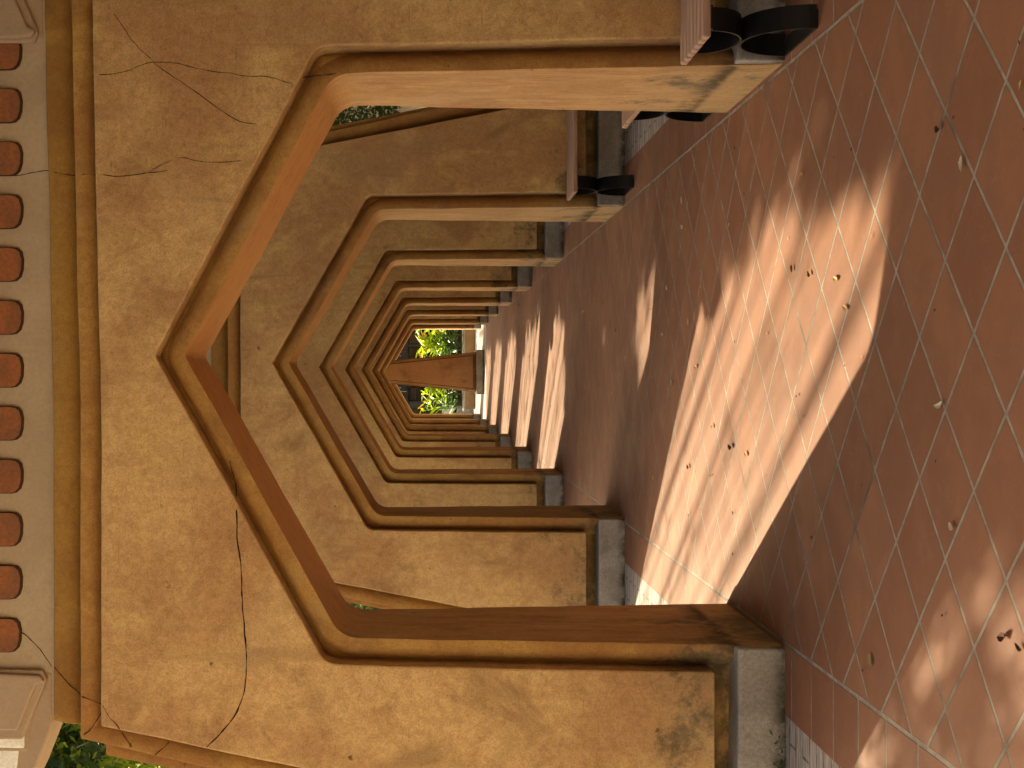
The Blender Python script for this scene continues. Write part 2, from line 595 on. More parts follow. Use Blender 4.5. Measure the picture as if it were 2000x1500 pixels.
def slab(name, poly, yf, yb, mat, parent, bev=0.007, side_mat_index=0, warp=None):
    """Prism between two battered planes (front y = yf + BAT z, back y = yb - BAT z)."""
    bm = bmesh.new()
    if warp:
        poly = [warp(p) for p in poly]
    fr = [bm.verts.new((x, yf + BAT * z, z)) for x, z in poly]
    bk = [bm.verts.new((x, yb - BAT * z, z)) for x, z in poly]
    n = len(poly)
    bm.faces.new(fr)
    bm.faces.new(list(reversed(bk)))
    for i in range(n):
        j = (i + 1) % n
        f = bm.faces.new((fr[j], fr[i], bk[i], bk[j]))
        if side_mat_index:
            mx = 0.5 * (poly[i][0] + poly[j][0])
            mz = 0.5 * (poly[i][1] + poly[j][1])
            if abs(mx) < 1.25 and mz < 2.75:
                f.material_index = side_mat_index
    o = from_bm(name, bm, mat, parent)
    if bev:
        bevel(o, bev)
    return o


MOULD = ((0.010, 0.0), (0.030, 0.002), (0.050, 0.010), (0.068, 0.026), (0.084, 0.050), (0.096, 0.078), (0.110, 0.090))


def moulded_slab(name, poly, yf, yb, mat, parent, side_mat_index=0, warp=None, bev=0.006, profile=MOULD):
    """Like slab(), but the front rolls back from every edge into a hollow (the hollow's floor lies under the panel)."""
    n = len(poly)
    area = sum(poly[i][0] * poly[(i + 1) % n][1] - poly[(i + 1) % n][0] * poly[i][1] for i in range(n))
    sgn = 1.0 if area > 0 else -1.0
    nrm = []
    for i in range(n):
        p, a, b = Vector(poly[i]), Vector(poly[i - 1]), Vector(poly[(i + 1) % n])
        e1, e2 = (p - a).normalized(), (b - p).normalized()
        n1 = Vector((-e1.y, e1.x)) * sgn
        n2 = Vector((-e2.y, e2.x)) * sgn
        if p.y < 0.001:
            # at the ground: slide sideways only
            q = n1 if abs(n1.x) > abs(n2.x) else n2
            nrm.append(Vector((1.0 if q.x > 0 else -1.0, 0.0)))
            continue
        mm = n1 + n2
        if mm.length < 1e-4:
            mm = n1
        mm.normalize()
        nrm.append(mm / max(0.35, mm.dot(n1)))
    bm = bmesh.new()

    def ring(d, dep):
        out = []
        for i in range(n):
            q = Vector(poly[i]) + nrm[i] * d
            q = (q.x, max(0.0, q.y)) if poly[i][1] > 0.001 else (q.x, 0.0)
            if warp:
                q = warp(q)
            out.append(bm.verts.new((q[0], yf + dep + BAT * q[1], q[1])))
        return out
    rings = [ring(0, 0)] + [ring(d, dep) for d, dep in profile]
    bk = []
    for q in poly:
        q = warp(q) if warp else q
        bk.append(bm.verts.new((q[0], yb - BAT * q[1], q[1])))
    bm.faces.new(list(reversed(bk)))
    bm.faces.new(rings[-1])
    for r0, r1 in zip(rings, rings[1:]):
        for i in range(n):
            j = (i + 1) % n
            try:
                f = bm.faces.new((r0[i], r0[j], r1[j], r1[i]))
                f.smooth = True
            except ValueError:
                pass
    fr = rings[0]
    for i in range(n):
        j = (i + 1) % n
        f = bm.faces.new((fr[j], fr[i], bk[i], bk[j]))
        mx, mz = 0.5 * (poly[i][0] + poly[j][0]), 0.5 * (poly[i][1] + poly[j][1])
        if side_mat_index and abs(mx) < 1.25 and mz < 2.75:
            f.material_index = side_mat_index
    o = from_bm(name, bm, mat, parent)
    if bev:
        bevel(o, bev, 2, 50)
    return o


# ---------------------------------------------------------------- archway
def lean(h0, s, ztop, z):
    return h0 + s * (ztop - z)


def ribbon(bm, pts, off, w, seed=0.0):
    """Crack: a thin dark seam lying on the battered face."""
    dense = []
    for i in range(len(pts) - 1):
        a, b = Vector(pts[i]), Vector(pts[i + 1])
        k = max(1, int((b - a).length / 0.02))
        for j in range(k):
            dense.append(a.lerp(b, j / k))
    dense.append(Vector(pts[-1]))
    n = len(dense)
    # smooth then roughen
    for _ in range(2):
        dense = [dense[0]] + [(dense[i - 1] + dense[i] * 2 + dense[i + 1]) / 4 for i in range(1, n - 1)] + [dense[-1]]
    L = []
    for i, p in enumerate(dense):
        t = (dense[min(n - 1, i + 1)] - dense[max(0, i - 1)]).normalized()
        nn = Vector((-t.y, t.x))
        q = p + nn * noise.noise(Vector((p.x * 22 + seed, p.y * 22, seed))) * 0.004
        ww = w * (0.8 + 0.9 * noise.noise(Vector((p.x * 30, p.y * 30, seed + 5))))
        L.append([bm.verts.new((qq.x, off - 0.0015 + BAT * qq.y, qq.y)) for qq in (q + nn * ww / 2, q - nn * ww / 2)])
    for i in range(n - 1):
        bm.faces.new((L[i][0], L[i][1], L[i + 1][1], L[i + 1][0]))


OP, OB, OC, OT, OF = -0.01, 0.050, 0.105, 0.122, 0.150     # set-backs of panel, band, core, beam, fascia
TH = 1.215                                                  # back panel plane at the ground


def make_arch(name, loc, wp, zs, za, dz, warp=None, dh=0.0):
    root = empty(name, loc)
    m = (za - zs) / wp
    bw = 0.104
    wi = wp - bw
    za_i = za - bw / math.cos(math.atan(m))
    zs_i = za_i - m * wi
    zp, zb, zc, zt = 2.88 + dz, 2.984 + dz, 2.884 + dz, 3.125 + dz
    dens = densify
    inner = fillet([(wi, 0.0), (wi, zs_i), (0, za_i), (-wi, zs_i), (-wi, 0.0)], [0, 0.13, 0.035, 0.13, 0])
    # frame wall: the stepped-back band and the deep reveal of the opening
    hb, hc, hp = 1.667 + dh, 1.752 + dh, 1.601 + dh
    bo = [(-lean(hb, .20, zb, 0), 0.0), (-hb, zb), (hb, zb), (lean(hb, .20, zb, 0), 0.0)]
    moulded_slab("frame_wall", dens(bo + inner, seed=1.3), OB, TH - 0.01 - (OB - OP), [M_BAND, M_REVEAL], root, 1, warp)
    # core wall: outermost step on both flanks
    ci = fillet([(wi + .03, 0.0), (wi + .03, zs_i + .02), (0, za_i + .05), (-wi - .03, zs_i + .02), (-wi - .03, 0.0)], [0, 0, 0, 0, 0])
    co = [(-lean(hc, .178, zc, 0), 0.0), (-hc, zc), (hc, zc), (lean(hc, .178, zc, 0), 0.0)]
    moulded_slab("core_wall", dens(co + ci, seed=4.1), OC, TH - (OC - OP), M_BAND, root, 0, warp)
    # raised panels, front and back
    po = [(-lean(hp, .178, zp, .284), .284), (-hp, zp), (hp, zp), (lean(hp, .178, zp, .284), .284)]
    pin = fillet([(wp, .284), (wp, zs), (0, za), (-wp, zs), (-wp, .284)], [0, 0.085, 0.02, 0.085, 0])
    pp = dens(po + pin, seed=7.7)
    slab("wall_panel", pp, OP, OP + 0.45, M_PANEL, root, 0.008, 0, warp) if False else None
    for front in (True, False):
        bm = bmesh.new()
        q = [warp(p) for p in pp] if warp else pp
        if front:
            a = [bm.verts.new((x, OP + BAT * z, z)) for x, z in q]
            b = [bm.verts.new((x, OB + 0.12 + BAT * z, z)) for x, z in q]
        else:
            a = [bm.verts.new((x, TH - BAT * z, z)) for x, z in q]
            b = [bm.verts.new((x, TH - 0.092 - BAT * z, z)) for x, z in q]
        n = len(q)
        bm.faces.new(a)
        bm.faces.new(list(reversed(b)))
        for i in range(n):
            j = (i + 1) % n
            bm.faces.new((a[j], a[i], b[i], b[j]))
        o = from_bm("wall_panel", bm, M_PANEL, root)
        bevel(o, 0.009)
    # top beam
    bm = bmesh.new()
    prof = [(zt, 0.0), (zb + .100, 0.0), (zb + .075, .003), (zb + .052, .012), (zb + .030, .030), (zb + .012, .056), (zb - .03, .075)]
    NX = 26
    cols = []
    for i in range(NX + 1):
        row = []
        for z_, dep in prof:
            hw_ = 1.612 + .20 * (zt - z_)
            x_ = -hw_ + 2 * hw_ * i / NX
            zz = z_ + 0.004 * noise.noise(Vector((x_ * 2.3, z_ * 2, 2.2)))
            q = warp((x_, zz)) if warp else (x_, zz)
            row.append(q + (dep,))
        fr_ = [bm.verts.new((x_, OT + dep + BAT * z_, z_)) for x_, z_, dep in row]
        bk_ = [bm.verts.new((x_, TH - (OT - OP) - dep - BAT * z_, z_)) for x_, z_, dep in row]
        cols.append(fr_ + bk_[::-1])
    for i in range(NX):
        m_ = len(cols[0])
        for k in range(m_):
            f = bm.faces.new((cols[i][k], cols[i][(k + 1) % m_], cols[i + 1][(k + 1) % m_], cols[i + 1][k]))
            f.smooth = k not in (len(prof) - 1, m_ - 1)
    bm.faces.new(cols[0])
    bm.faces.new(cols[-1][::-1])
    bevel(from_bm("top_beam", bm, M_BEAM, root), 0.006, 2, 50)
    # grey plinths at the foot of both legs
    for s in (-1, 1):
        bm = bmesh.new()
        x0, x1 = s * (wi + 0.003), s * 2.36
        prof = [(0.0, 0.0), (0.0, 0.183), (0.012, 0.192), (0.2, 0.20), (TH - 0.25, 0.20), (TH - 0.07, 0.192), (TH - 0.055, 0.183), (TH - 0.055, 0.0)]
        N = 14
        rows = []
        for i in range(N + 1):
            x = x0 + (x1 - x0) * i / N
            rows.append([bm.verts.new((x, y + 0.004 * noise.noise(Vector((x * 4, y * 3, z * 9))), z + (0.003 * noise.noise(Vector((x * 5, 3, y))) if z > 0 else 0))) for y, z in prof])
        for i in range(N):
            for k in range(len(prof) - 1):
                bm.faces.new((rows[i][k], rows[i][k + 1], rows[i + 1][k + 1], rows[i + 1][k]))
        bm.faces.new(rows[0])
        bm.faces.new(list(reversed(rows[-1])))
        o = from_bm("plinth", bm, M_PLINTH, root)
        bevel(o, 0.008, 2, 40)
    # cream cornice with plaster corbels
    cor = empty("cornice", (0, 0, 0))
    cor.parent = root
    zr = 3.46 + dz
    fz = [(-1.60, zt - 0.02), (-1.60, zr), (1.60, zr), (1.60, zt - 0.02)]
    slab("fascia", dens(fz, seed=9.2), OF, TH - (OF - OP), M_CREAM, cor, 0.006, 0, warp)
    def mir(pl, s):
        return [(x * s, z + dz) for x, z in pl]
    top = 3.50
    for s in (-1, 1):
        f1 = [(1.40, top), (1.41, 3.181), (1.437, 3.162), (1.456, 3.201), (1.655, 3.284), (1.66, top)]
        f2 = [(1.39, top), (1.39, 3.176), (1.43, 3.156), (1.475, 3.172), (1.70, 3.268), (1.705, top)]
        w1 = [(1.40, top - .02), (1.40, 3.262), (1.742, 3.262), (1.742, top - .02)]
        f3 = [(1.40, top - .01), (1.40, 3.242), (1.757, 3.242), (1.763, top - .01)]
        f4 = [(1.40, top), (1.404, 3.138), (1.629, 3.138), (1.68, 3.155), (1.86, 3.225), (2.02, 3.30), (2.03, top)]
        w2 = [(1.45, top - .03), (1.45, 3.252), (1.98, 3.315), (1.98, top - .03)]
        for nm, pl, off, mt in (("corbel_step", f1, 0.095, M_CREAM2), ("corbel_step", f2, 0.118, M_CREAM2), ("corbel_plaque", w1, 0.128, M_WHITE),
                                ("corbel_step", f3, 0.137, M_CREAM2), ("corbel_plaque", w2, 0.140, M_WHITE), ("corbel_step", f4, 0.146, M_CREAM2)):
            slab(nm, mir(pl, s), off, TH - (off - OP), mt, cor, 0.010, 0, warp)
    # clay roof: barrel pans ending in the fascia, covers above
    bm = bmesh.new()
    yc = TH / 2
    pitch = 0.2355
    x_first = -(732 - 188) * 0
    xs = [1.127 - 0.013 - pitch * k for k in range(-1, 12)]
    for side in (1, -1):
        for x in xs:
            wv = 0.01 * noise.noise(Vector((x * 7, side, 1.0)))
            sag = 0.012 * (1 - (x / 1.4) ** 2)
            e = OF + BAT * 3.3 - 0.016
            y0 = e if side == 1 else TH - e
            hw = 0.073
            zbm = 3.287 + dz - sag * 0.9 + wv * 0.5
            prof = [(-hw, 0.20), (-hw * 1.0, 0.05), (-hw * .95, 0.030), (-hw * .72, 0.012), (-hw * .3, 0.002), (hw * .3, 0.0), (hw * .75, 0.010), (hw * .95, 0.027), (hw, 0.05), (hw, 0.20)]
            ra = [bm.verts.new((x + px, y0, zbm + pz)) for px, pz in prof]
            rb = [bm.verts.new((x + px * .96, yc, zbm + pz + 0.16)) for px, pz in prof]
            for k in range(len(prof) - 1):
                bm.faces.new((ra[k], ra[k + 1], rb[k + 1], rb[k]))
            f = bm.faces.new(ra)
        for x in [xx - pitch / 2 for xx in xs] + [xs[0] + pitch / 2]:
            y0 = OF + BAT * 3.3 - 0.05 if side == 1 else TH - (OF + BAT * 3.3 - 0.05)
            prof = [(-.12 * math.cos(math.pi * k / 8), .07 * math.sin(math.pi * k / 8)) for k in range(9)]
            ra = [bm.verts.new((x + px, y0, 3.46 + dz + pz)) for px, pz in prof]
            rb = [bm.verts.new((x + px, yc, 3.62 + dz + pz)) for px, pz in prof]
            for k in range(8):
                bm.faces.new((ra[k], ra[k + 1], rb[k + 1], rb[k]))
            bm.faces.new(ra)
    from_bm("roof_tiles", bm, M_CLAY, root)
    # dark outline painted as shade round the clay ends of the front eave
    bm = bmesh.new()
    for x in xs:
        sag = 0.012 * (1 - (x / 1.4) ** 2)
        wv = 0.01 * noise.noise(Vector((x * 7, 1, 1.0)))
        zbm = 3.287 + dz - sag * 0.9 + wv * 0.5 - 0.006
        y0 = OF + BAT * 3.3 - 0.010
        hw = 0.0765
        prof = [(-hw, 0.20), (-hw * 1.0, 0.05), (-hw * .95, 0.028), (-hw * .72, 0.008), (-hw * .3, -0.002), (hw * .3, -0.004), (hw * .75, 0.004), (hw * .95, 0.02), (hw, 0.05), (hw, 0.20)]
        ra = [bm.verts.new((x + px, y0, zbm + pz)) for px, pz in prof]
        rb = [bm.verts.new((x + px, y0 + 0.03, zbm + pz)) for px, pz in prof]
        bm.faces.new(ra)
        for k in range(len(prof) - 1):
            bm.faces.new((ra[k], ra[k + 1], rb[k + 1], rb[k]))
    from_bm("tile_shade_rim", bm, M_TILESHADE, root)
    bm = bmesh.new()
    tube(bm, [(-1.9, yc, 3.70 + dz), (1.9, yc, 3.70 + dz)], 0.10, 10)
    from_bm("roof_ridge", bm, M_CLAY, root, True)
    return root


def warp_first(p):
    x, z = p
    if x > -0.3 and z > 1.2:
        k = min(1.0, (z - 1.2) / 0.6)
        k = k * k * (3 - 2 * k)
        z += 0.036 * (x + 0.3) / 1.6 * k
    return (x, z)


Y_FIRST, SPACING = 5.862, 4.775
XC = 0.085
arch1 = make_arch("archway", (XC, Y_FIRST, 0), 1.312, 1.905, 2.637, 0.0, warp_first)
tag(arch1, "nearest ochre archway, cracked, with clay tile ends in its cream cornice", "archway", "archways along the covered walk")

cr = {
    OP: [[(1.474, 2.823), (1.342, 2.733), (1.24, 2.626), (1.139, 2.48), (1.049, 2.358), (0.997, 2.28), (0.985, 2.203)],
         [(1.211, 2.887), (1.217, 2.781), (1.251, 2.702), (1.265, 2.63), (1.252, 2.536), (1.226, 2.451), (1.208, 2.358), (1.207, 2.296), (1.189, 2.256), (1.193, 2.163), (1.186, 2.126), (1.161, 2.079), (1.156, 2.045)],
         [(0.78, 2.873), (0.768, 2.794), (0.784, 2.67), (0.818, 2.626), (0.85, 2.536), (0.847, 2.496), (0.831, 2.458), (0.823, 2.358), (0.831, 2.269)],
         [(0.784, 2.67), (0.786, 2.637), (0.796, 2.592)],
         [(-0.660, 2.287), (-0.778, 2.285), (-0.887, 2.269), (-0.996, 2.265), (-1.214, 2.251), (-1.302, 2.243), (-1.411, 2.251), (-1.477, 2.265), (-1.554, 2.302), (-1.621, 2.358), (-1.677, 2.416)],
         [(-1.508, 2.873), (-1.567, 2.844), (-1.586, 2.805), (-1.608, 2.796)]],
    OB: [[(1.195, 2.03), (1.2, 1.943), (1.208, 1.89), (1.206, 1.864)], [(0.789, 2.977), (0.788, 2.909)], [(-0.454, 2.326), (-0.542, 2.299), (-0.63, 2.294)],
         [(-1.674, 2.591), (-1.697, 2.618), (-1.734, 2.654)], [(-1.486, 2.979), (-1.505, 2.931), (-1.517, 2.89)], [(-1.64, 2.802), (-1.675, 2.783), (-1.70, 2.755)],
         [(-1.544, 2.89), (-1.62, 2.927), (-1.650, 2.970)]],
    OT: [[(0.813, 3.12), (0.8, 3.06), (0.797, 3.007)], [(-1.373, 3.12), (-1.441, 3.065), (-1.496, 3.0)]],
    OF: [[(0.804, 3.374), (0.803, 3.288), (0.815, 3.234), (0.826, 3.192), (0.823, 3.147)], [(-1.199, 3.328), (-1.234, 3.269), (-1.287, 3.206), (-1.377, 3.140)]],
}
wid = {OP: 0.0050, OB: 0.0042, OT: 0.0042, OF: 0.0045}
for off, lines in cr.items():
    for i, ln in enumerate(lines):
        bm = bmesh.new()
        w = wid[off] * (1.25 if (off == OP and i == 4) else (0.62 if (off == OP and i in (0, 1, 2, 3)) else 1.0))
        ribbon(bm, ln, off, w, i * 3.3)
        from_bm("crack", bm, M_CRACK, arch1)

arch2 = make_arch("archway", (XC + 0.012, Y_FIRST + SPACING, 0), 1.275, 1.925, 2.662, 0.028, None, -0.055)
words = ["second ochre archway from the camera, bench against its right leg, mould at its foot",
         "third ochre archway along the walk, framed by the second archway",
         "fourth ochre archway along the walk, between the third and fifth rings",
         "fifth ochre archway along the walk, fourth from the tapered pier end",
         "sixth ochre archway along the walk, third from the tapered pier end",
         "seventh ochre archway along the walk, its opening framing the whole tapered pier",
         "farthest and smallest archway, reddish orange, behind the tapered pier"]
tag(arch2, words[0], "archway", "archways along the covered walk")
for i in range(2, 8):
    a = copy_tree(arch2)
    a.location = (XC + 0.012 + (0.0, -.006, .008, .004, -.004, .006)[i - 2], Y_FIRST + SPACING * i + (.02, -.03, .01, -.02, .03, 0)[i - 2], 0)
    a.rotation_euler = (0, 0, (.004, -.005, .003, -.004, .005, 0)[i - 2])
    a.scale = ((1.004, .992, 1.0, 1.003, 1.008, 1.018)[i - 2], 1, (1.003, 1.0, .996, .994, 1.0, 1.003)[i - 2])
    tag(a, words[i - 1])

# unseen archway added so its sunlit back bounces light onto the nearest visible one
bounce_arch = copy_tree(arch2)
bounce_arch.location = (XC + 0.012, Y_FIRST - SPACING, 0)
tag(bounce_arch, "unseen ochre archway added for its bounced light, before the nearest visible archway")

# ---------------------------------------------------------------- ground
def sheet(name, x0, y0, x1, y1, z, mat, nx=1, ny=1):
    bm = bmesh.new()
    g = [[bm.verts.new((x0 + (x1 - x0) * i / nx, y0 + (y1 - y0) * j / ny, z)) for j in range(ny + 1)] for i in range(nx + 1)]
    for i in range(nx):
        for j in range(ny):
            bm.faces.new((g[i][j], g[i + 1][j], g[i + 1][j + 1], g[i][j + 1]))
    o = from_bm(name, bm, mat)
    o["kind"] = "structure"
    return o


sheet("ground", -400, -400, 400, 400, -0.012, M_SOIL)
sheet("tiled_floor", -1.397, -4.0, 1.565, 35.9, 0.0, M_FLOOR)
sheet("brick_path", -3.3, -4.0, -1.397, 35.9, -0.003, M_PAVER)
sheet("brick_path", 1.565, -4.0, 3.3, 35.9, -0.003, M_PAVER)
sheet("bounce_path", -9.6, -12.0, -3.3, 35.9, -0.006, M_SAND)  # unseen pale ground added to bounce sunlight onto the left of the walls
sheet("concrete_forecourt", -14, 35.9, 14, 70, -0.002, M_CONC)

# ---------------------------------------------------------------- benches
def make_bench(loc):
    root = empty("bench", loc)          # origin: left end at the wall side, on the floor; runs to +X, depth towards -Y
    n, sw, gap = 7, 0.0605, 0.0125
    L = 1.55
    for i in range(n):
        y1 = -i * (sw + gap)
        y0 = y1 - sw
        dx = 0.002 * noise.noise(Vector((i * 3.3, 1, 2)))
        o = box("slat", (dx, y0, 0.405), (L, y1, 0.435), M_WOOD, root, 0.009)
        o.modifiers[0].segments = 3
    depth = n * (sw + gap) - gap
    ym = -depth / 2
    for x in (0.035, L - 0.125):
        bm = bmesh.new()

        def strap(pts, w=0.09, t=0.008):
            rows = []
            k = len(pts)
            for i, (y, z) in enumerate(pts):
                a = Vector(pts[max(0, i - 1)])
                b = Vector(pts[min(k - 1, i + 1)])
                tt = (b - a).normalized()
                nn = Vector((-tt.y, tt.x)) * t / 2
                rows.append([bm.verts.new((xx, y + s * nn.x, z + s * nn.y)) for xx, s in ((x, 1), (x + w, 1), (x + w, -1), (x, -1))])
            for i in range(k - 1):
                for j in range(4):
                    bm.faces.new((rows[i][j], rows[i][(j + 1) % 4], rows[i + 1][(j + 1) % 4], rows[i + 1][j]))
            bm.faces.new(rows[0])
            bm.faces.new(list(reversed(rows[-1])))
        a1, a2 = 0.235, 0.195
        strap([(ym + a1 * math.cos(math.pi * k / 28), 0.006 + 0.232 * math.sin(math.pi * k / 28)) for k in range(29)])
        strap([(ym + a2 * math.cos(math.pi * k / 28), 0.400 - 0.154 * math.sin(math.pi * k / 28)) for k in range(29)])
        strap([(ym - a1 - 0.004, 0.006), (ym + a1 + 0.004, 0.006)], 0.07)
        strap([(ym - depth * .46, 0.400), (ym + depth * .46, 0.400)], 0.09, 0.010)
        from_bm("leg", bm, M_STEEL, root)
    return root


xb = 1.272
b1 = make_bench((xb, Y_FIRST - 0.015, 0))
tag(b1, "bench with slatted timber seat against the nearest archway's right leg, cut by the picture edge", "bench", "slatted benches beside the walk")
b2 = copy_tree(b1)
b2.location = (xb + 0.03, Y_FIRST + SPACING - 0.015, 0)
tag(b2, "bench with slatted timber seat against the front of the second archway's right leg")
b3 = copy_tree(b1)
b3.location = (xb + 0.045, Y_FIRST + TH + 0.53, 0)
tag(b3, "bench mostly hidden behind the nearest archway's right leg, only slat ends showing")

# ---------------------------------------------------------------- end pier
def make_pier(loc):
    root = empty("tapered_pier", loc)
    Dp = 1.6
    zt = 3.0

    def prism(name, w0, w1, z0, z1, yf, yb, mat, b=0.012):
        bm = bmesh.new()
        vs = []
        for z, w in ((z0, w0), (z1, w1)):
            for x, y in ((-w, yf + 0.1 * z), (w, yf + 0.1 * z), (w, yb), (-w, yb)):
                vs.append(bm.verts.new((x, y, z)))
        for f in ((0, 1, 2, 3), (7, 6, 5, 4), (0, 4, 5, 1), (1, 5, 6, 2), (2, 6, 7, 3), (3, 7, 4, 0)):
            bm.faces.new([vs[i] for i in f])
        return bevel(from_bm(name, bm, mat, root), b)
    hw = lambda z, base: base - 0.099 * z
    prism("core_wall", hw(0, .545), hw(zt, .545), 0, zt, 0.14, Dp - .1, M_PIERSHADE)
    prism("frame_wall", hw(0, .520), hw(zt, .520), 0, zt - .05, 0.075, Dp - .05, M_PIER)
    prism("edge_shade", hw(0, .472), hw(zt, .472), 0, zt - .08, 0.045, Dp - .02, M_PIERSHADE)  # dark box standing in for the shadow line beside the panel
    prism("wall_panel", hw(.29, .445), hw(zt, .445), .29, zt - .1, -0.02, Dp, M_PIER)
    prism("plinth", .585, .58, 0, .205, 0.0, Dp + .02, M_PLINTH)
    return root


pier = make_pier((0.085, 37.05, 0))
tag(pier, "tapered brown pier on a grey plinth closing the end of the walk", "pier")

# ---------------------------------------------------------------- planter, plants, board, steps
pl = empty("planter", (0.9, 44.2, 0))
box("planter_wall", (-1.95, 0, 0), (2.9, 1.3, 0.295), M_TAN, pl, 0.015)
box("rim", (-2.02, -0.03, 0.297), (2.97, 1.33, 0.365), M_RIM, pl, 0.01)
box("soil", (-1.9, 0.05, 0.36), (2.85, 1.25, 0.372), M_SOIL, pl)
tag(pl, "low tan planter with grey rim below the flowering plants", "planter")


def lance(bm, base, direc, length, width, droop, roll, fold=0.25):
    """One lanceolate leaf, folded along its midrib."""
    d = Vector(direc).normalized()
    side = d.cross(Vector((0, 0, 1)))
    if side.length < 1e-3:
        side = Vector((1, 0, 0))
    side = side.normalized()
    up = side.cross(d)
    side, up = side * math.cos(roll) + up * math.sin(roll), up * math.cos(roll) - side * math.sin(roll)
    N = 5
    prev = None
    for i in range(N + 1):
        t = i / N
        w = width * (math.sin(math.pi * min(1, t * 0.93 + 0.07)) ** 0.8) * 0.5 + 0.001
        c = Vector(base) + d * length * t - Vector((0, 0, 1)) * droop * t * t * length
        row = [bm.verts.new(c + side * w + up * w * fold), bm.verts.new(c), bm.verts.new(c - side * w + up * w * fold)]
        if prev:
            bm.faces.new((prev[0], prev[1], row[1], row[0]))
            bm.faces.new((prev[1], prev[2], row[2], row[1]))
        prev = row


def make_plant(rng, h, flower=True):
    root = empty("flowering_plant", (0, 0, 0))
    bm = bmesh.new()
    stems = []
    for s in range(rng.randint(3, 4)):
        a = rng.uniform(0, 6.28)
        lean_ = rng.uniform(0.03, 0.15)
        hh = h * rng.uniform(0.75, 1.0)
        pts = [Vector((0.05 * math.cos(a) + math.cos(a) * lean_ * t * t, 0.05 * math.sin(a) + math.sin(a) * lean_ * t * t, hh * t)) for t in (0, .25, .5, .75, 1)]
        tube(bm, pts, 0.009, 5, 0.005)
        stems.append(pts)
    from_bm("stem", bm, M_STEM, root)
    bu, bl = bmesh.new(), bmesh.new()
    for pts in stems:
        for k in range(10):
            t = 0.15 + 0.85 * (k / 9)
            i = min(3, int(t * 4))
            p = pts[i].lerp(pts[i + 1], t * 4 - i)
            a = rng.uniform(0, 6.28)
            el = rng.uniform(0.25, 1.15) * (0.5 + 0.6 * t)
            d = (math.cos(a) * math.cos(el), math.sin(a) * math.cos(el), math.sin(el))
            lance(bu if t > 0.5 else bl, p, d, rng.uniform(0.32, 0.58), rng.uniform(0.06, 0.10), rng.uniform(0.0, 0.35), rng.uniform(-.8, .8))
        if flower and rng.random() < 0.75:
            tip = pts[-1] + Vector((0, 0, 0.05))
            bf = bmesh.new()
            for k in range(6):
                a = rng.uniform(0, 6.28)
                el = rng.uniform(0.2, 1.2)
                lance(bf, tip, (math.cos(a) * math.cos(el), math.sin(a) * math.cos(el), math.sin(el)), rng.uniform(.07, .12), .035, 0.1, rng.uniform(-1, 1), 0.5)
            from_bm("flower", bf, M_PETAL, root)
    from_bm("leaf_clump", bu, M_LEAF_BRIGHT, root)
    from_bm("lower_leaves", bl, M_LEAF_SHADE, root)
    return root


rng = random.Random(21)
protos = [make_plant(random.Random(3 + k), 1.28, True) for k in range(4)]
spots = []
for k in range(15):
    x = -0.95 + k * 0.185 + rng.uniform(-.05, .05)
    spots.append((x, 44.45 + rng.uniform(0, .35) + (0.35 if k % 2 else 0)))
pl_words = {True: "orange flowered lance leaf plant in the planter, left of the tapered pier", False: "orange flowered lance leaf plant in the planter, right of the tapered pier"}
hid = 0
for k, (x, y) in enumerate(spots):
    if -0.45 < x < 0.62 and k % 2 and k > 3:
        continue
    src = protos[k % 4]
    o = src if k < 4 else copy_tree(src)
    o.location = (x, y, 0.365)
    o.rotation_euler = (0, 0, rng.uniform(0, 6.28))
    s = (rng.uniform(0.95, 1.12) if x > 0 else rng.uniform(0.88, 1.02))
    o.scale = (s, s, s)
    tag(o, pl_words[x < 0.085], "plant", "flowering plants in the far planter")

nb = empty("notice_board", (-1.2, 45.7, 0))
box("board", (-.27, 0, .66), (.26, .03, 1.01), M_WHITE, nb, 0.004)
box("post", (-.05, .032, 0), (0.0, .07, .98), M_RIM, nb, 0.004)
tag(nb, "small white board on a post left of the planter plants", "notice board")

st = empty("stone_steps", (-1.9, 46.3, 0))
box("step", (-1.2, 0, 0), (.85, .36, .16), M_RIM, st, 0.01)
box("step", (-1.2, .36, 0), (.85, .72, .32), M_RIM, st, 0.01)
box("step", (-1.2, .72, 0), (.85, 2.2, .48), M_RIM, st, 0.01)
tag(st, "grey steps rising behind the left end of the planter", "steps")

# ---------------------------------------------------------------- far building
fb = empty("shop_building", (0, 50.5, 0))
box("wall", (-9, 0.3, 0), (9, 6, 4.3), M_DARK, fb)
box("lintel", (-9, 0.0, 2.16), (9, 0.32, 3.0), M_DARK, fb, 0.01)
box("roof", (-9.2, -0.1, 4.3), (9.2, 6.2, 4.45), M_DARK, fb)
for x0, x1 in ((-4.6, -1.17), (-.93, 1.02), (1.09, 2.6), (2.7, 5.0)):
    w = box("window", (x0, 0.27, 0.25), (x1, 0.305, 2.15), M_FRAME, fb)
    box("pane", (x0 + .04, 0.262, .30), (x1 - .04, 0.268, 2.12), M_GLASS, w)
box("column", (-1.17, 0.05, 0), (-.93, .34, 2.16), M_FRAME, fb, 0.01)
box("mullion", (1.02, 0.1, 0), (1.09, .34, 2.16), M_FRAME, fb, 0.01)
for nm, x, z0, z1, w, mt in (("light_strip", .835, 2.24, 2.43, .018, M_RED), ("light_strip", .69, 2.42, 2.48, .02, M_PALE), ("light_strip", -.44, 2.42, 2.48, .025, M_PALE), ("light_strip", -.575, 2.22, 2.42, .022, M_PALE)):
    box(nm, (x - w / 2, -.008, z0), (x + w / 2, .0015, z1), mt, fb)
tag(fb, "charcoal shop building with dark windows behind the planter", "building")
hs = empty("bounce_house", (-9.5, -7.5, 0))  # unseen house added so its sunlit wall brightens the left panels
box("wall", (-6.5, -6, 0), (6.0, 0, 6.4), M_WHITE, hs, 0.02)
